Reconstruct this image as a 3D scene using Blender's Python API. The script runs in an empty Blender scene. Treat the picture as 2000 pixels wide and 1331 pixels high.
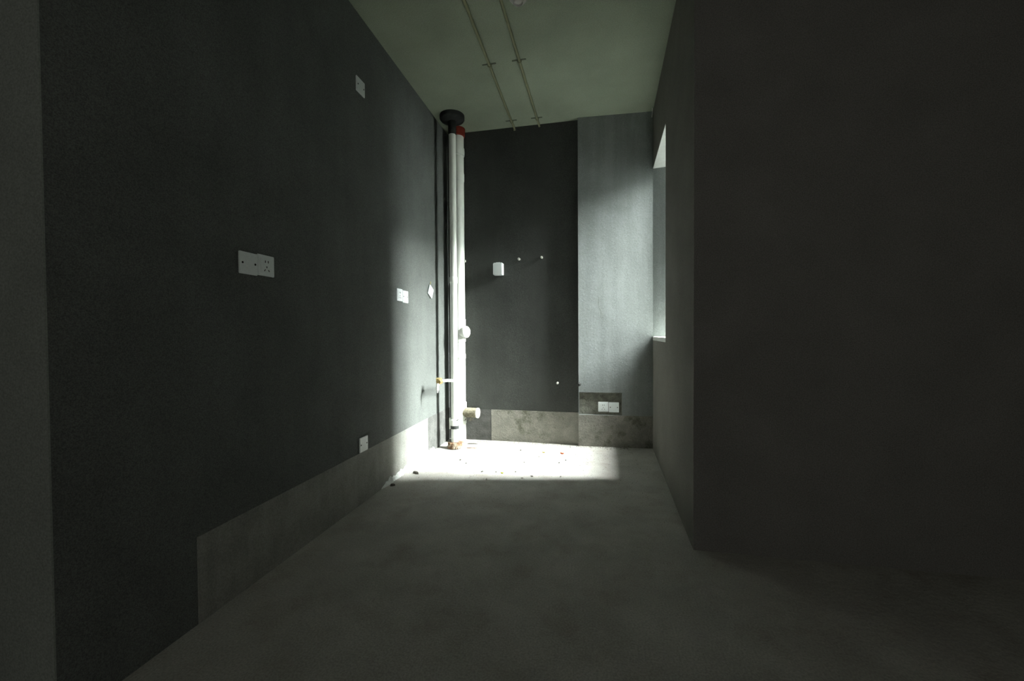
import bpy, bmesh, math, random
from mathutils import Vector, Matrix

random.seed(11)
S = bpy.context.scene
COL = S.collection

# ------------------------------------------------------------------ camera
cam_d = bpy.data.cameras.new('camera')
cam_d.sensor_width = 36.0
cam_d.sensor_fit = 'HORIZONTAL'
cam_d.lens = 793.0 / 2000.0 * 36.0
cam_d.clip_start = 0.02
cam = bpy.data.objects.new('camera', cam_d)
COL.objects.link(cam)
YAW, PITCH, ROLL = 0.19659, 0.01780, -0.00603
_f = Vector((-math.sin(YAW) * math.cos(PITCH), math.cos(YAW) * math.cos(PITCH), -math.sin(PITCH)))
_r = Vector((math.cos(YAW), math.sin(YAW), 0))
_u = _r.cross(_f)
_r2 = _r * math.cos(ROLL) + _u * math.sin(ROLL)
_u2 = _u * math.cos(ROLL) - _r * math.sin(ROLL)
_m = Matrix((_r2, _u2, -_f)).transposed().to_4x4()
_m.translation = Vector((0, 0, 0.991))
cam.matrix_world = _m
S.camera = cam

# ------------------------------------------------------------------ sky, daylight, exposure
SKY_L = 188.0
w = bpy.data.worlds.new('overcast_sky')
S.world = w
w.use_nodes = True
bg = w.node_tree.nodes['Background']
bg.inputs['Color'].default_value = (0.93, 1.0, 0.97, 1)
# overcast sky: one third as bright at the horizon as overhead, the same all round
_n, _l = w.node_tree.nodes, w.node_tree.links
_tc = _n.new('ShaderNodeTexCoord')
_sx = _n.new('ShaderNodeSeparateXYZ')
_l.new(_tc.outputs['Generated'], _sx.inputs[0])
_mr = _n.new('ShaderNodeMapRange')
_mr.inputs['From Min'].default_value = 0.0
_mr.inputs['From Max'].default_value = 1.0
_mr.inputs['To Min'].default_value = SKY_L / 3
_mr.inputs['To Max'].default_value = SKY_L
_l.new(_sx.outputs['Z'], _mr.inputs['Value'])
_l.new(_mr.outputs['Result'], bg.inputs['Strength'])


def area(name, loc, look, sx, sy, power=0.0, color=(1, 1, 1), portal=False):
    d = bpy.data.lights.new(name, 'AREA')
    d.shape = 'RECTANGLE'
    d.size, d.size_y = sx, sy
    d.energy = power
    d.color = color
    o = bpy.data.objects.new(name, d)
    COL.objects.link(o)
    o.location = loc
    o.rotation_euler = (Vector(look) - Vector(loc)).to_track_quat('-Z', 'Y').to_euler()
    d.cycles.is_portal = portal
    return o


# guides the sky light through the open end of the added recess outside the window (gives off nothing itself)
SLOT0, SLOT1, SLOTX = 2.80, 3.63, 4.5
area('daylight_portal', (SLOTX, (SLOT0 + SLOT1) / 2, 7.6), (0, (SLOT0 + SLOT1) / 2, 7.6), SLOT1 - SLOT0, 13.0, portal=True)
# added fill lamp behind the camera, standing in for light from the flat
area('fill_light', (0.55, -2.3, 1.45), (-0.2, 1.0, 1.40), 0.9, 1.9, 3.5, (1.0, 1.0, 0.93))

vs = S.view_settings
vs.view_transform = 'Standard'
vs.look = 'None'
vs.exposure = 2.0
vs.gamma = 1.0
vs.use_curve_mapping = False


# ------------------------------------------------------------------ materials
def mat(name, base, rough=0.85, var=0.25, scale=6.0, grain=0.0, gscale=160.0, bump=0.15, bscale=60.0,
        streak=None, second=None, second_scale=3.0, second_pos=(0.5, 0.6), metallic=0.0, spec=0.3):
    m = bpy.data.materials.new(name)
    m.use_nodes = True
    nt = m.node_tree
    N, L = nt.nodes, nt.links
    b = N['Principled BSDF']
    b.inputs['Roughness'].default_value = rough
    b.inputs['Metallic'].default_value = metallic
    b.inputs['Specular IOR Level'].default_value = spec
    tc = N.new('ShaderNodeTexCoord')
    src = tc.outputs['Object']

    def noise(sc, det=5, vec=None, rough_=0.6):
        n = N.new('ShaderNodeTexNoise')
        n.inputs['Scale'].default_value = sc
        n.inputs['Detail'].default_value = det
        n.inputs['Roughness'].default_value = rough_
        L.new(vec or src, n.inputs['Vector'])
        return n.outputs['Fac']

    def ramp(fac, p0, p1, c0, c1):
        r = N.new('ShaderNodeValToRGB')
        r.color_ramp.elements[0].position = p0
        r.color_ramp.elements[1].position = p1
        r.color_ramp.elements[0].color = (*c0, 1)
        r.color_ramp.elements[1].color = (*c1, 1)
        L.new(fac, r.inputs['Fac'])
        return r.outputs['Color']

    def mix(kind, fac, a, c):
        x = N.new('ShaderNodeMix')
        x.data_type = 'RGBA'
        x.blend_type = kind
        if isinstance(fac, float):
            x.inputs['Factor'].default_value = fac
        else:
            L.new(fac, x.inputs['Factor'])
        for sock, v in ((x.inputs['A'], a), (x.inputs['B'], c)):
            if isinstance(v, tuple):
                sock.default_value = (*v, 1)
            else:
                L.new(v, sock)
        return x.outputs['Result']

    lo = tuple(c * (1 - var) for c in base)
    hi = tuple(min(1, c * (1 + var)) for c in base)
    col = ramp(noise(scale), 0.3, 0.7, lo, hi)
    if second:
        f = ramp(noise(second_scale, 8, None, 0.65), second_pos[0], second_pos[1], (0, 0, 0), (1, 1, 1))
        col = mix('MIX', f, col, second)
    if streak:
        mp = N.new('ShaderNodeMapping')
        mp.inputs['Scale'].default_value = streak[0]
        L.new(src, mp.inputs['Vector'])
        col = mix('MULTIPLY', 1.0, col, ramp(noise(1.0, 6, mp.outputs['Vector']), 0.3, 0.7, (streak[1],) * 3, (1.0,) * 3))
    if grain:
        g = ramp(noise(gscale, 2), 0.3, 0.7, (1 - grain,) * 3, (1 + grain,) * 3)
        col = mix('MULTIPLY', 1.0, col, g)
    L.new(col, b.inputs['Base Color'])
    if bump:
        bn = N.new('ShaderNodeBump')
        bn.inputs['Strength'].default_value = bump
        bn.inputs['Distance'].default_value = 0.01
        L.new(noise(bscale, 6), bn.inputs['Height'])
        L.new(bn.outputs['Normal'], b.inputs['Normal'])
    return m


M = {}
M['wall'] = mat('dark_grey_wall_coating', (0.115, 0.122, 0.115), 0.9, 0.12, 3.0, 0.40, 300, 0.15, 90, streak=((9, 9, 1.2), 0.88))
M['wallback'] = mat('shade_darkened_wall_coating', (0.058, 0.061, 0.056), 0.9, 0.15, 3.0, 0.45, 260, 0.15, 90, streak=((9, 9, 1.2), 0.85))  # same coating as the left wall, darkened to deepen the shade beside the column
M['band'] = mat('bare_cement_band', (0.27, 0.27, 0.245), 0.95, 0.15, 7.0, 0.2, 180, 0.3, 70, streak=((22, 22, 2), 0.85))
M['bandback'] = mat('stained_cement_band', (0.22, 0.212, 0.185), 0.95, 0.22, 9.0, 0.25, 150, 0.4, 60, second=(0.12, 0.12, 0.09), second_scale=7, second_pos=(0.52, 0.62))
M['corner'] = mat('dark_waterproof_coating', (0.085, 0.085, 0.080), 0.85, 0.3, 14.0, 0.25, 180, 0.4, 60)
M['flue'] = mat('grey_plaster_column', (0.222, 0.240, 0.232), 0.95, 0.10, 3.0, 0.25, 240, 0.12, 60, streak=((14, 14, 1.0), 0.80), second=(0.25, 0.27, 0.265), second_scale=4, second_pos=(0.48, 0.66))
M['patch'] = mat('rough_dark_cement', (0.15, 0.15, 0.125), 0.95, 0.3, 20, 0.25, 180, 0.7, 50)
M['floor'] = mat('dusty_concrete_floor', (0.40, 0.39, 0.355), 0.95, 0.14, 4.0, 0.2, 150, 0.3, 45, second=(0.32, 0.295, 0.26), second_scale=5, second_pos=(0.50, 0.74))
M['ceiling'] = mat('concrete_ceiling', (0.25, 0.282, 0.215), 0.95, 0.10, 2.5, 0.18, 180, 0.2, 60)
M['right'] = mat('brownish_wall_render', (0.135, 0.130, 0.112), 0.95, 0.10, 4.0, 0.2, 180, 0.25, 70)
M['sill'] = mat('pale_sill_screed', (0.55, 0.56, 0.53), 0.8, 0.08, 10, 0.1, 150, 0.25, 60)
M['outer'] = mat('outside_render', (0.09, 0.095, 0.092), 0.95, 0.12, 2.0, 0, 100, 0.1, 30)
M['return'] = mat('dark_return_plaster', (0.175, 0.170, 0.158), 0.95, 0.1, 3.0, 0.25, 220, 0.15, 90)
M['shell'] = mat('adjoining_room_plaster', (0.23, 0.246, 0.224), 0.95, 0.1, 3.0, 0.2, 180, 0.2, 60)
M['pvc'] = mat('white_pvc', (0.74, 0.76, 0.70), 0.35, 0.05, 8, 0.0, 100, 0.03, 30, spec=0.5)
M['pvcdirty'] = mat('dust_covered_pvc', (0.19, 0.17, 0.12), 0.9, 0.4, 45, 0.3, 260, 0.6, 90)
M['pvcend'] = mat('clean_white_cap', (0.82, 0.82, 0.78), 0.5, 0.03, 10, 0, 100, 0.02, 40, spec=0.5)
M['black'] = mat('black_rubber', (0.014, 0.015, 0.014), 0.75, 0.3, 20, 0, 100, 0.2, 60)
M['red'] = mat('red_firestop_collar', (0.20, 0.025, 0.012), 0.6, 0.2, 15, 0, 100, 0.1, 60)
M['rust'] = mat('rusty_mortar', (0.13, 0.075, 0.04), 0.95, 0.4, 30, 0.3, 200, 0.9, 50, second=(0.26, 0.22, 0.17), second_scale=24, second_pos=(0.48, 0.6))
M['brass'] = mat('brass', (0.75, 0.56, 0.26), 0.35, 0.1, 20, 0, 100, 0.05, 40, metallic=0.7, spec=0.5)
M['plate'] = mat('white_switch_plastic', (0.73, 0.77, 0.76), 0.4, 0.03, 12, 0.05, 200, 0.0, 40, spec=0.5)
M['fitting'] = mat('aged_plastic', (0.50, 0.48, 0.45), 0.6, 0.05, 12, 0.05, 200, 0.0, 40)
M['hole'] = mat('dark_slot', (0.012, 0.012, 0.012), 0.9, 0.1, 10, 0, 100, 0, 40)
M['conduit'] = mat('yellowed_conduit', (0.20, 0.205, 0.125), 0.7, 0.1, 10, 0, 100, 0.05, 40)
M['clampdark'] = mat('dark_saddle_clip', (0.10, 0.11, 0.08), 0.8, 0.2, 20, 0, 100, 0.05, 40)
M['chrome'] = mat('bright_threaded_plug', (0.72, 0.72, 0.66), 0.3, 0.08, 30, 0, 100, 0.05, 60, metallic=0.5, spec=0.5)
M['greygum'] = mat('dark_grey_rubber', (0.03, 0.032, 0.03), 0.7, 0.2, 20, 0, 100, 0.1, 60)
M['yellowwire'] = mat('yellow_wire_sheath', (0.55, 0.48, 0.20), 0.5, 0.05, 20, 0, 100, 0, 40)
M['leaf_olive'] = mat('olive_chip', (0.20, 0.16, 0.02), 0.7, 0.2, 60, 0, 100, 0, 40)
M['leaf_green'] = mat('yellow_green_leaf', (0.38, 0.42, 0.03), 0.6, 0.2, 60, 0, 100, 0, 40)
M['chip_red'] = mat('orange_red_chip', (0.42, 0.11, 0.05), 0.8, 0.2, 60, 0, 100, 0, 40)
M['crumb'] = mat('cement_crumb', (0.22, 0.21, 0.18), 0.95, 0.3, 60, 0.2, 200, 0.4, 90)
M['crumbdark'] = mat('dark_crumb', (0.07, 0.065, 0.055), 0.95, 0.3, 60, 0.2, 200, 0.4, 90)
M['efflo'] = mat('white_plaster_splash', (0.62, 0.64, 0.61), 0.95, 0.2, 30, 0.2, 180, 0.7, 60)


# ------------------------------------------------------------------ helpers
def new(name, bm, m, parent=None, smooth=False):
    me = bpy.data.meshes.new(name)
    bmesh.ops.recalc_face_normals(bm, faces=bm.faces)
    bm.to_mesh(me)
    bm.free()
    me.materials.append(M[m] if isinstance(m, str) else m)
    if smooth:
        for p in me.polygons:
            p.use_smooth = True
        try:
            me.set_sharp_from_angle(angle=math.radians(40))
        except Exception:
            pass
    o = bpy.data.objects.new(name, me)
    COL.objects.link(o)
    if parent:
        o.parent = parent
    return o


def tag(o, label, cat, group=None):
    o['label'] = label
    o['category'] = cat
    if group:
        o['group'] = group
    return o


def thing(name, loc, label, cat, group=None, rot=(0, 0, 0)):
    o = bpy.data.objects.new(name, None)
    o.empty_display_size = 0.05
    COL.objects.link(o)
    o.location = loc
    o.rotation_euler = rot
    return tag(o, label, cat, group)


def struct(o, label=None):
    o['kind'] = 'structure'
    if label:
        o['label'] = label
    return o


def box(bm, x0, x1, y0, y1, z0, z1):
    v = [bm.verts.new((x, y, z)) for z in (z0, z1) for y in (y0, y1) for x in (x0, x1)]
    for q in ((0, 2, 3, 1), (4, 5, 7, 6), (0, 1, 5, 4), (2, 6, 7, 3), (0, 4, 6, 2), (1, 3, 7, 5)):
        bm.faces.new([v[i] for i in q])
    return bm


def bbox(x0, x1, y0, y1, z0, z1, bev=0.0):
    bm = box(bmesh.new(), x0, x1, y0, y1, z0, z1)
    if bev:
        bmesh.ops.bevel(bm, geom=bm.edges[:], offset=bev, segments=2, affect='EDGES')
    return bm


def prism(bm, poly, z0, z1):
    a = [bm.verts.new((x, y, z0)) for x, y in poly]
    b = [bm.verts.new((x, y, z1)) for x, y in poly]
    bm.faces.new(a[::-1])
    bm.faces.new(b)
    n = len(poly)
    for i in range(n):
        bm.faces.new((a[i], a[(i + 1) % n], b[(i + 1) % n], b[i]))
    return bm


def lathe(prof, n=32, axis=None, org=(0, 0, 0), bm=None, caps=True):
    """prof: (radius, height) pairs turned about +Z, then aimed along axis."""
    bm = bm or bmesh.new()
    q = Vector((0, 0, 1)).rotation_difference(Vector(axis).normalized()) if axis else None
    rings = []
    for r, h in prof:
        ring = []
        for i in range(n):
            a = 2 * math.pi * i / n
            p = Vector((r * math.cos(a), r * math.sin(a), h))
            if q:
                p = q @ p
            ring.append(bm.verts.new(p + Vector(org)))
        rings.append(ring)
    for a, b in zip(rings, rings[1:]):
        for i in range(n):
            bm.faces.new((a[i], a[(i + 1) % n], b[(i + 1) % n], b[i]))
    if caps:
        bm.faces.new(rings[0][::-1])
        bm.faces.new(rings[-1])
    return bm


def tube(pts, r, n=12, bm=None):
    bm = bm or bmesh.new()
    pts = [Vector(p) for p in pts]
    rings = []
    t0 = (pts[1] - pts[0]).normalized()
    up = Vector((0, 0, 1)) if abs(t0.z) < 0.9 else Vector((1, 0, 0))
    a = t0.cross(up).normalized()
    for i, p in enumerate(pts):
        t = (pts[min(i + 1, len(pts) - 1)] - pts[max(i - 1, 0)]).normalized()
        a = (a - t * a.dot(t)).normalized()
        b = t.cross(a)
        rings.append([bm.verts.new(p + (a * math.cos(2 * math.pi * k / n) + b * math.sin(2 * math.pi * k / n)) * r) for k in range(n)])
    for x, y in zip(rings, rings[1:]):
        for k in range(n):
            bm.faces.new((x[k], x[(k + 1) % n], y[(k + 1) % n], y[k]))
    bm.faces.new(rings[0][::-1])
    bm.faces.new(rings[-1])
    return bm


# ------------------------------------------------------------------ the room
H = 2.85
XL = -1.328                       # left wall face
BACK = [(-1.328, 3.634), (-0.124, 3.624)]     # back wall face
FLUE = [(-0.124, 3.584), (0.500, 3.612)]      # face of the plastered column, 4 cm proud
RW0 = (0.446, 1.959)              # near corner of the right wall
RW1 = (0.475, 2.853)              # near jamb of the window
RW2 = (0.500, 3.612)              # far jamb of the window
SILL, HEAD = 0.955, 2.375
YL0 = 0.764                       # near end of the left wall

ROOM = [(-4.2, -2.6), (4.2, -2.6), (4.2, 2.3), (0.70, 2.3), (0.70, 3.95), (-4.2, 3.95)]
struct(new('floor', prism(bmesh.new(), ROOM, -0.2, 0.0), 'floor'))
struct(new('ceiling', prism(bmesh.new(), ROOM, H, H + 0.25), 'ceiling'))
# left wall: runs into the room it separates, its near end faces the camera
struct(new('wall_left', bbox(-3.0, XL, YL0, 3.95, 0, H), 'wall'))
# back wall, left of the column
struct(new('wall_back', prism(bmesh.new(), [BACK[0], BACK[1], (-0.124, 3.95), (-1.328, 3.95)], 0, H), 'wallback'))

# the plastered column with a shallow rectangular recess round its two sockets
PX0, PX1, PZ0, PZ1, PD = -0.119, 0.245, 0.278, 0.472, 0.014


def fy(x):
    return FLUE[0][1] + (FLUE[1][1] - FLUE[0][1]) * (x - FLUE[0][0]) / (FLUE[1][0] - FLUE[0][0])


bm = bmesh.new()
for (x0, x1, z0, z1, d) in ((-0.124, 0.72, 0, PZ0, 0), (-0.124, 0.72, PZ1, H, 0), (-0.124, PX0, PZ0, PZ1, 0),
                            (PX1, 0.72, PZ0, PZ1, 0), (PX0, PX1, PZ0, PZ1, PD)):
    prism(bm, [(x0, fy(x0) + d), (x1, fy(x1) + d), (x1, 3.95), (x0, 3.95)], z0, z1)
bmesh.ops.remove_doubles(bm, verts=bm.verts[:], dist=1e-5)
wall_column = struct(new('wall_back_right', bm, 'flue'), 'pale grey plastered column face beside the window')
new('socket_recess', prism(bmesh.new(), [(PX0 + .001, fy(PX0) + PD - .003), (PX1 - .001, fy(PX1) + PD - .003), (PX1 - .001, fy(PX1) + PD), (PX0 + .001, fy(PX0) + PD)], PZ0 + .001, PZ1 - .001), 'patch', wall_column)
new('lower_render', prism(bmesh.new(), [(-0.1245, fy(-.124) - .002), (0.5, fy(.5) - .002), (0.5, fy(.5)), (-0.1245, fy(-.124))], 0.0, PZ0 - 0.002), 'bandback', wall_column)


bm = tube([(.052, fy(.052) + .0008, 1.300), (.048, fy(.048) + .0008, 1.235), (.068, fy(.068) + .0008, 1.180), (.072, fy(.072) + .0008, 1.115)], .0014, 6)
new('hairline_crack', bm, 'crumbdark', wall_column)

# right wall with the window opening
def rwx(y):
    if y < RW1[1]:
        return RW0[0] + (RW1[0] - RW0[0]) * (y - RW0[1]) / (RW1[1] - RW0[1])
    return RW1[0] + (RW2[0] - RW1[0]) * (y - RW1[1]) / (RW2[1] - RW1[1])


TX = 0.70
J2 = (TX, 3.578)                  # the far jamb is splayed: the opening is narrower outside
bm = bmesh.new()
prism(bm, [RW0, (TX, RW0[1]), (TX, RW1[1]), RW1], 0, H)
prism(bm, [RW1, (TX, RW1[1]), (TX, RW2[1]), RW2], 0, SILL - 0.03)
prism(bm, [RW1, (TX, RW1[1]), (TX, RW2[1]), RW2], HEAD, H)
struct(new('wall_right', bm, 'right'))
win = struct(new('window_1', prism(bmesh.new(), [(RW1[0], RW1[1]), (TX + .02, RW1[1]), (TX + .02, J2[1]), (RW2[0], RW2[1])], SILL - 0.03, SILL), 'sill'),
             'open unglazed window with a pale sill')
new('far_jamb', prism(bmesh.new(), [RW2, J2, (TX, 3.8), (0.52, 3.8)], SILL, HEAD - 0.004), 'flue', win)
new('bounce_bright_lining', prism(bmesh.new(), [(RW1[0] + .001, RW1[1]), (TX, RW1[1]), J2, (RW2[0] + .001, RW2[1])], HEAD - 0.004, HEAD), 'sill', win)  # added pale soffit skin; its colour stands in for bounced light
# return wall facing the camera on the right, and the adjoining room the camera stands in
struct(new('wall_return', prism(bmesh.new(), [(RW0[0], RW0[1] - .004), (4.2, RW0[1] - .004), (4.2, 2.3), (TX, 2.3), (TX, RW0[1]), RW0], 0, H), 'return'))
struct(new('wall_near_left', prism(bmesh.new(), [(-4.2, YL0 - .004), (XL, YL0 - .004), (XL, YL0), (-3.0, YL0), (-3.0, 1.2), (-4.2, 1.2)], 0, H), 'shell'))
struct(new('wall_side_left', bbox(-4.2, -4.0, -2.6, YL0, 0, H), 'shell'))
struct(new('wall_side_right', bbox(4.0, 4.2, -2.6, RW0[1], 0, H), 'shell'))
struct(new('wall_rear', bbox(-4.0, 4.0, -2.6, -2.4, 0, H), 'shell'))

# unseen recess added outside the window to narrow its daylight: side walls, end parapet
struct(new('wall_light_slot_near', bbox(TX, SLOTX, 2.3, SLOT0, -3, 14.3), 'outer'))
struct(new('wall_light_slot_far', bbox(TX + .02, SLOTX, SLOT1, 3.95, -3, 14.3), 'outer'))
struct(new('wall_recess_back', bbox(0.45, TX, 2.3, 3.95, H + .25, 14.3), 'outer'))
struct(new('ceiling_recess_light_stop', bbox(TX, SLOTX, SLOT0, SLOT1, 14.1, 14.3), 'outer'))  # unseen slab added to shut out steep sky from the slot top
struct(new('floor_recess', bbox(TX, SLOTX, SLOT0, SLOT1, -0.2, 0.0), 'outer'))
struct(new('wall_recess_parapet', bbox(SLOTX - .12, SLOTX, SLOT0, SLOT1, 0, 1.05), 'outer'))

struct(new('wall_neighbour_building', bbox(9.0, 10.0, -14, 20, -3, 4.8), 'outer'))
struct(new('ground', bbox(4.2, 30, -20, 24, -3.2, -3.0), 'outer'))

# ------------------------------------------------------------------ finishes on the walls
BZ = 0.300
trim1 = struct(new('trim_1', bbox(XL, XL + 0.002, 1.137, 3.117, 0, BZ), 'band'), 'pale bare cement strip along the foot of the left wall')
trim2 = struct(new('trim_2', prism(bmesh.new(), [(-0.921, 3.626), (-0.1245, 3.620), (-0.1245, 3.6245), (-0.921, 3.6305)], 0, 0.287), 'bandback'), 'pale stained cement strip along the foot of the back wall')
struct(new('trim_3', bbox(XL, XL + 0.003, 3.119, 3.634, 0, BZ - 0.002), 'corner'), 'dark coating low on the left wall behind the pipes')
struct(new('trim_4', prism(bmesh.new(), [(-1.328, 3.631), (-0.922, 3.6275), (-0.922, 3.6306), (-1.328, 3.634)], 0, 0.283), 'corner'), 'dark coating low on the back wall behind the pipes')

# white plaster splash caught in the angle between the left wall and the floor
bm = bmesh.new()
n = 60
rows = []
for i in range(n + 1):
    y = 2.36 + (3.24 - 2.36) * i / n
    e = min(1.0, i / 5.0)
    h = e * (0.022 + 0.024 * random.random()) + 0.002
    d = e * (0.008 + 0.010 * random.random()) + 0.005
    rows.append([bm.verts.new((XL, y, 0)), bm.verts.new((XL, y, h)), bm.verts.new((XL + 0.0055, y, h * .8)), bm.verts.new((XL + d * .6, y, h * .3)), bm.verts.new((XL + d, y, 0))])
for a, b in zip(rows, rows[1:]):
    for k in range(5):
        bm.faces.new((a[k], a[(k + 1) % 5], b[(k + 1) % 5], b[k]))
bm.faces.new(rows[0])
bm.faces.new(rows[-1][::-1])
new('plaster_splash', bm, 'efflo', trim1)

# ------------------------------------------------------------------ sockets and blank plates
PW = 0.086


def plate(label, loc, rot, kind='blank', group=None, name='wall_socket', tilt=0.0, w=PW, h=PW):
    """local frame: X across, Z up, front faces -Y."""
    t = thing(name, loc, label, 'socket', group)
    mz = Matrix.Rotation(rot, 4, 'Z') @ Matrix.Rotation(tilt, 4, 'Y')
    t.rotation_euler = mz.to_euler()
    bm = bbox(-w / 2, w / 2, -0.008, 0.0, -h / 2, h / 2, 0.0022)
    new('plate', bm, 'plate', t)
    if kind == 'five':
        new('insert', bbox(-w * .36, w * .36, -0.0095, -0.007, -h * .36, h * .36, 0.0008), 'plate', t)
        for sx in (-1, 1):
            new('slot', bbox(sx * .0075 - .0016, sx * .0075 + .0016, -0.0102, -0.0085, .011, .0205), 'hole', t)
        new('slot', bbox(-.0018, .0018, -0.0102, -0.0085, -.010, -.002), 'hole', t)
        for sx in (-1, 1):
            o = new('slot', bbox(-.0016, .0016, -0.0102, -0.0085, -.0045, .0045), 'hole', t)
            o.location = (sx * .0105, 0, -.020)
            o.rotation_euler = (0, sx * math.radians(-35), 0)
    else:
        for sx in (-1, 1):
            new('screw_hole', lathe([(.0042, 0), (.0042, .0022)], 14, (0, -1, 0), (sx * .030, -0.0068, 0)), 'hole', t, True)
    return t


RL = math.pi / 2                  # plates on the left wall face +X
WL = XL
plate('white two-screw blank plate, nearer half of the pair nearest the camera on the left wall', (WL, 1.364, 1.271), RL, 'blank', 'switch plates', 'blank_plate')
plate('white socket plate, farther half of the pair nearest the camera on the left wall', (WL, 1.451, 1.2755), RL, 'five', 'switch plates')
plate('white socket plate, left half of the pair beside the tilted plate', (WL, 2.632, 1.264), RL, 'five', 'switch plates')
plate('white blank plate, right half of the pair beside the tilted plate', (WL, 2.721, 1.258), RL, 'blank', 'switch plates', 'blank_plate')
plate('white plate low on the left wall at the top of the cement strip', (XL + .002, 2.156, 0.346), RL, 'blank', 'switch plates', 'blank_plate')
plate('dim white plate near the ceiling on the left wall', (WL, 2.173, 2.432), RL, 'blank', 'switch plates', 'blank_plate')
t = plate('tilted white plate hanging loose near the corner pipes', (WL + .004, 3.182, 1.342), RL, 'cover', 'switch plates', 'loose_plate', tilt=math.radians(27))
for c in list(t.children):
    if c.name.startswith('screw_hole'):
        bpy.data.objects.remove(c)
new('wire', tube([(-.035, -.004, .046), (-.048, -.012, .060), (-.058, -.014, .058)], .0022, 8), 'yellowwire', t, True)
ry = math.atan2(FLUE[1][1] - FLUE[0][1], FLUE[1][0] - FLUE[0][0])
plate('white five-hole socket in the dark recess at the foot of the grey column', (0.087, fy(.087) + PD - .003, 0.3475), ry, 'five', 'switch plates')
plate('white two-screw blank plate right of the five-hole socket on the column', (0.1765, fy(.1765) + PD - .003, 0.345), ry, 'blank', 'switch plates', 'blank_plate')

# boxed splash-proof cover on the back wall
t = thing('splash_cover', (-0.8375, 3.629, 1.572), 'white square splash-proof box on the dark back wall', 'socket box')
new('back_box', bbox(-.043, .043, -.045, 0, -.054, .054, .004), 'plate', t)
new('lid', bbox(-.044, .044, -.066, -.0455, -.055, .055, .006), 'plate', t)
new('hinge', lathe([(.004, 0), (.004, .04)], 12, (1, 0, 0), (-.02, -.047, .056)), 'plate', t, True)


# ------------------------------------------------------------------ water outlets on the back wall
def outlet(x, z, label, m='chrome', L=.034, r=.011, name='pipe_stub', dark=False):
    y = 3.634 - (x + 1.328) * 0.0083
    t = thing(name, (x, y, z), label, 'pipe stub', 'capped water outlets')
    new('escutcheon', lathe([(r * 1.5, 0), (r * 1.5, .004), (r * 1.2, .007)], 24, (0, -1, 0)), 'greygum', t, True)
    new('nipple', lathe([(r, 0), (r, L * .6), (r * .9, L * .62)], 24, (0, -1, 0), (0, -.003, 0)), m, t, True)
    new('plug', lathe([(r * 1.05, 0), (r * 1.05, L * .25), (r * .55, L * .28), (r * .55, L * .45), (r * .3, L * .46)], 6 if not dark else 24, (0, -1, 0), (0, -.003 - L * .6, 0)), m, t)
    return t


outlet(-0.651, 1.659, 'shiny capped water outlet right of the white splash box, left of two')
outlet(-0.446, 1.665, 'shiny capped water outlet, right one of the upper two on the back wall')
outlet(-0.309, 0.547, 'small shiny capped outlet low on the back wall')
outlet(-0.118, 0.547, 'black round stub at the foot of the column edge', 'greygum', .075, .0165, dark=True)

# ------------------------------------------------------------------ waste pipes in the corner
AX, AY = -1.174, 3.335
t = thing('waste_pipe', (AX, AY, 0), 'slim white waste pipe with black ceiling flange and rusty foot', 'pipe', 'waste pipes in the corner')
pipe = new('pipe', lathe([(.030, .05), (.030, 2.70)], 32), 'pvc', t, True)
new('top_sleeve', lathe([(.031, 2.69), (.034, 2.695), (.034, 2.80), (.031, 2.805), (.031, 2.845)], 32), 'black', t, True)
new('ceiling_flange', lathe([(.060, 2.800), (.098, 2.812), (.105, 2.822), (.105, 2.85)], 40), 'black', t, True)
new('upper_coupling', lathe([(.030, 1.42), (.034, 1.425), (.034, 1.475), (.030, 1.48)], 32, caps=False), 'pvc', t, True)
cl = new('lower_collar', lathe([(.030, .195), (.039, .20), (.040, .245), (.036, .252), (.030, .256)], 32, caps=False), 'pvc', t, True)
new('clamp_strap', bbox(-.046, -.038, -.012, .012, .165, .262, .002), 'pvc', cl)
new('clamp_bolt', lathe([(.005, 0), (.005, .02)], 8, (1, -.4, .5), (.030, -.028, .248)), 'clampdark', cl)
new('painted_collar_shadow', lathe([(.0345, .17), (.0345, .196)], 32), 'greygum', t, True)  # dark ring stands in for the shade in the gap below the collar
bm = lathe([(.050, 0), (.062, .006), (.062, .028), (.058, .047), (.054, .052), (.030, .056)], 40)
for v in bm.verts:
    k = 1 + random.uniform(-.07, .07)
    v.co.x *= k
    v.co.y *= k
new('mortar_base', bm, 'rust', t)
for a in (-1.9, -0.9):
    new('drip_stain', tube([(.0305 * math.cos(a), .0305 * math.sin(a), .17), (.0306 * math.cos(a + .05), .0306 * math.sin(a + .05), .11), (.0306 * math.cos(a), .0306 * math.sin(a), .052)], .0012, 6), 'crumbdark', t)

BX, BY = -1.199, 3.556
t = thing('soil_stack', (BX, BY, 0), 'thick white soil stack with red collar at the ceiling and low side branch', 'pipe', 'waste pipes in the corner')
new('pipe', lathe([(.053, 0), (.053, 2.80)], 40), 'pvc', t, True)
new('fire_collar', lathe([(.055, 2.775), (.064, 2.78), (.066, 2.80), (.066, 2.848)], 40), 'red', t, True)
new('coupling', lathe([(.053, 2.60), (.0595, 2.605), (.061, 2.64), (.0595, 2.668), (.053, 2.672)], 40, caps=False), 'pvc', t, True)
new('coupling', lathe([(.053, 2.37), (.056, 2.375), (.056, 2.44), (.053, 2.445)], 40, caps=False), 'pvc', t, True)
new('coupling', lathe([(.053, .76), (.057, .765), (.057, .80), (.053, .805)], 40, caps=False), 'pvc', t, True)
acc = new('access_tee', lathe([(.053, .915), (.058, .92), (.058, 1.12), (.053, 1.125)], 40, caps=False), 'pvc', t, True)
ax = Vector((.93, -.37, 0)).normalized()
new('access_cap', lathe([(.048, .035), (.048, .062), (.053, .063), (.054, .082), (.050, .088), (.030, .089)], 36, ax, (0, 0, 1.005)), 'pvcend', acc, True)
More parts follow.
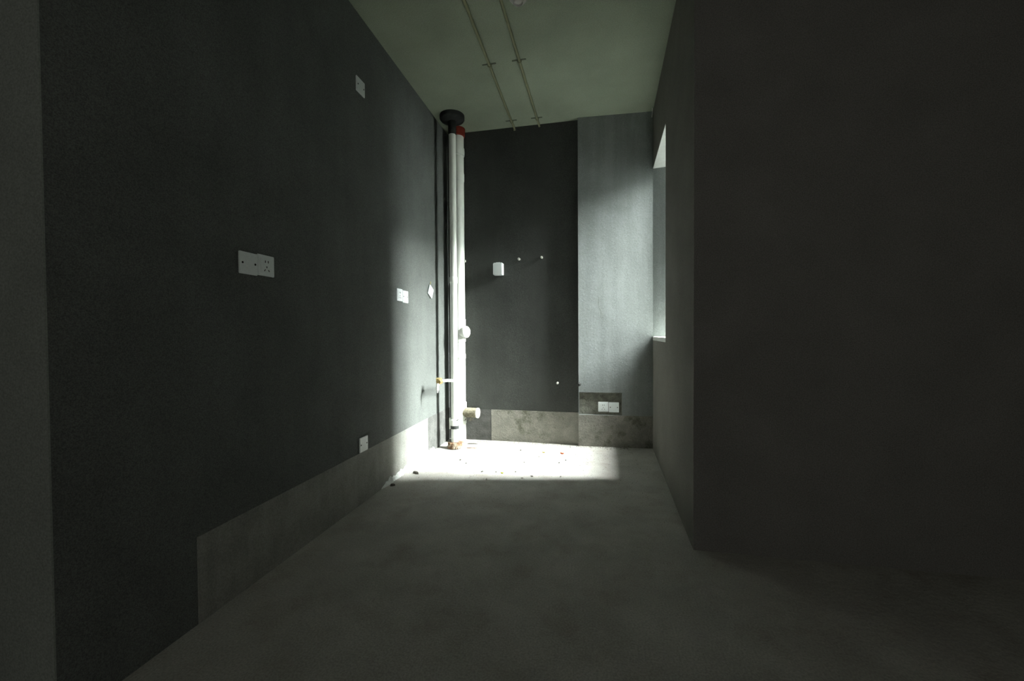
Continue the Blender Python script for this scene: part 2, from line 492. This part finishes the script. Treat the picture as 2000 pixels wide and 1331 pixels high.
tee = new('branch_tee', lathe([(.053, .165), (.059, .17), (.060, .36), (.053, .365)], 40, caps=False), 'pvc', t, True)
bx = Vector((1, -.06, -.01)).normalized()
br = new('branch_stub', lathe([(.044, .03), (.044, .168)], 36, bx, (0, 0, .270)), 'pvcdirty', t, True)
new('stub_cap', lathe([(.046, .165), (.046, .178), (.040, .182)], 36, bx, (0, 0, .270)), 'pvcend', br, True)
bm = bmesh.new()                  # dusty netting hanging under the branch
for i in range(15):
    a0 = Vector((.055 + .09 * random.random(), -.045 + .02 * random.random(), .236 + .01 * random.random()))
    tube([a0, a0 + Vector((random.uniform(-.03, .01), 0, -.022 - .02 * random.random())), a0 + Vector((random.uniform(-.06, 0), .01, -.03 - .03 * random.random()))], .0011, 5, bm)
new('dusty_threads', bm, 'pvcdirty', br)
ck = new('pipe_clamp', lathe([(.0545, 1.640), (.0555, 1.641), (.0555, 1.660), (.0545, 1.661)], 40, caps=False), 'pvc', t, True)
new('clamp_lug', bbox(.050, .066, -.008, .008, 1.641, 1.661, .002), 'pvc', ck)
new('floor_ring', lathe([(.064, 0), (.062, .012), (.053, .02)], 32), 'rust', t, True)

# brass tap on a branch from the slim pipe
t = thing('water_tap', (-1.188, 3.03, .60), 'brass tap with white lever on a white pipe off the slim pipe', 'tap')
new('supply_pipe', tube([(.012, .275, -.012), (.006, .15, .004), (.0, .02, .012)], .0125, 16), 'pvc', t, True)
bd = new('tap_body', lathe([(.017, -.03), (.021, -.028), (.021, .004), (.017, .006), (.017, .014), (.020, .016), (.020, .030)], 6, (0, -1, 0), (0, 0, .012)), 'brass', t)
new('valve_collar', lathe([(.016, 0), (.016, .012), (.024, .013), (.024, .030), (.015, .032)], 20, (0, 0, 1), (-.004, -.006, .010)), 'brass', t, True)
new('spout', tube([(-.003, -.012, .004), (-.006, -.03, -.012), (-.007, -.034, -.034), (-.007, -.034, -.052)], .0115, 14), 'pvcend', t, True)
new('spout_tip', lathe([(.006, 0), (.006, .02), (.003, .024)], 12, (0, 0, -1), (-.007, -.034, -.050)), 'pvcend', t, True)


# ------------------------------------------------------------------ ceiling: conduits, fitting, painted lit sliver
def conduit(x_far, x_near, label, drop):
    t = thing('ceiling_conduit', (x_far, 3.60, H), label, 'conduit', 'ceiling conduits')
    k = x_near - x_far
    pts = [(k, -2.2, -.010), (k * .5, -1.1, -.010), (0, -.02, -.010), (.002, .008, -.013), (.004, .018, -.022), (.004, .0205, -.022 - drop)]
    new('conduit_run', tube(pts, .0095, 12), 'conduit', t, True)
    for yy in (-.09, -.85, -1.6):
        kk = k * -yy / 2.2
        c = new('saddle_clip', bbox(kk - .052, kk + .045, yy - .006, yy + .006, -.004, 0, .0008), 'clampdark', t)
        new('clip_bridge', tube([(kk - .014, yy, -.002), (kk - .011, yy, -.018), (kk, yy, -.0225), (kk + .011, yy, -.018), (kk + .014, yy, -.002)], .0028, 6), 'conduit', c)
    return t


conduit(-.690, -.700, 'left of two thin yellowish conduits running along the ceiling', .012)
conduit(-.465, -.515, 'right of two thin yellowish conduits running along the ceiling', .002)

t = thing('ceiling_fitting', (-.398, 2.235, H), 'round pale fitting on the ceiling at the top edge of the view', 'light fitting')
new('base', lathe([(.050, 0), (.050, .014), (.044, .020)], 32, (0, 0, -1)), 'fitting', t, True)
new('lamp_socket', lathe([(.030, .018), (.030, .036), (.024, .040), (.020, .030)], 28, (0, 0, -1)), 'fitting', t, True)

t = new('lit_sliver_strip', tube([(.488, 3.560, H), (.487, 3.559, 2.81), (.484, 3.560, 2.775)], .0026, 8), 'pvcend')  # white strip stands in for a sliver of wall catching light
tag(t, 'short thin white strip standing in for a lit sliver at the ceiling corner above the window', 'wire')


# ------------------------------------------------------------------ litter on the floor
def flake(name, x, y, sx, sy, h, m, label, cat, rot=0.0, group=None, curl=0.0):
    bm = bmesh.new()
    n = 8
    top, bot = [], []
    for i in range(n):
        a = 2 * math.pi * i / n
        k = random.uniform(.75, 1.15)
        px, py = sx * k * math.cos(a), sy * k * math.sin(a)
        z = curl * (px / sx) ** 2
        top.append(bm.verts.new((px * .85, py * .85, h + z)))
        bot.append(bm.verts.new((px, py, z)))
    bm.faces.new(top)
    bm.faces.new(bot[::-1])
    for i in range(n):
        bm.faces.new((bot[i], bot[(i + 1) % n], top[(i + 1) % n], top[i]))
    o = new(name, bm, m)
    o.location = (x, y, 0)
    o.rotation_euler = (0, 0, rot)
    return tag(o, label, cat, group)


flake('leaf_scrap', -.401, 3.327, .014, .007, .004, 'leaf_olive', 'olive scrap of leaf on the bright floor, left of the orange chip', 'leaf', .3, curl=.006)
flake('leaf_scrap', -.631, 2.786, .011, .008, .004, 'leaf_green', 'yellow-green scrap of leaf at the near edge of the bright floor', 'leaf', .1, curl=.004)
flake('brick_chip', -.249, 3.325, .017, .010, .008, 'chip_red', 'orange-red chip on the bright floor below the column edge', 'chip', -.5, curl=.003)
flake('leaf_scrap', -.424, 3.21, .012, .006, .003, 'crumb', 'pale greenish scrap just in front of the olive leaf scrap', 'leaf', .8, curl=.003)
flake('dirt_flake', -1.065, 3.49, .055, .020, .004, 'crumbdark', 'dark flat dirt patch on the floor beside the soil stack', 'dirt', .1)
flake('dirt_flake', -1.025, 3.353, .050, .012, .004, 'rust', 'reddish dirt patch on the floor in front of the waste pipes', 'dirt', .1)
flake('debris_lump', -1.235, 2.672, .030, .014, .014, 'crumbdark', 'dark scrap lying by the left wall at the edge of the light', 'debris', -.4)
flake('debris_lump', -1.285, 2.43, .016, .012, .010, 'crumbdark', 'small dark scrap against the left wall in the shade', 'debris', .3)
for x, y in ((-.517, 3.049), (-.254, 3.084), (-.209, 3.156), (-.543, 2.83), (-.22, 2.788), (-.416, 2.76), (-.71, 2.649), (-.475, 2.712), (-.68, 2.80), (-.78, 2.79), (-.60, 3.36), (-.95, 2.95), (-1.02, 3.02)):
    flake('crumb', x, y, random.uniform(.006, .012), random.uniform(.004, .008), .006, random.choice(['crumb', 'crumbdark']), 'small dull crumb of cement lying on the bright floor', 'crumb', random.random() * 3, 'crumbs on the bright floor')

# fine grit: far too many grains to count
bm = bmesh.new()


def grain(x, y, r, z=0.0):
    if x < -1.09 and y > 3.25:
        return
    v = [bm.verts.new((x + r * random.uniform(.7, 1.3) * a, y + r * random.uniform(.7, 1.3) * b, z + r * c)) for a, b, c in ((1, 0, .1), (0, 1, .1), (-1, 0, .1), (0, -1, .1), (0, 0, .9))]
    for i in range(4):
        bm.faces.new((v[i], v[(i + 1) % 4], v[4]))
    bm.faces.new(v[3::-1])


for i in range(900):              # swept up against the back wall
    grain(random.uniform(-1.1, .3), 3.60 - abs(random.gauss(0, .035)) - (.035 if i % 1 else 0), random.uniform(.002, .0055))
for i in range(1500):
    grain(random.uniform(-1.3, .42), random.uniform(2.2, 3.58), random.uniform(.0012, .0035))
g = new('grit', bm, 'crumb')
tag(g, 'fine pale grit scattered over the concrete floor', 'grit')
g['kind'] = 'stuff'
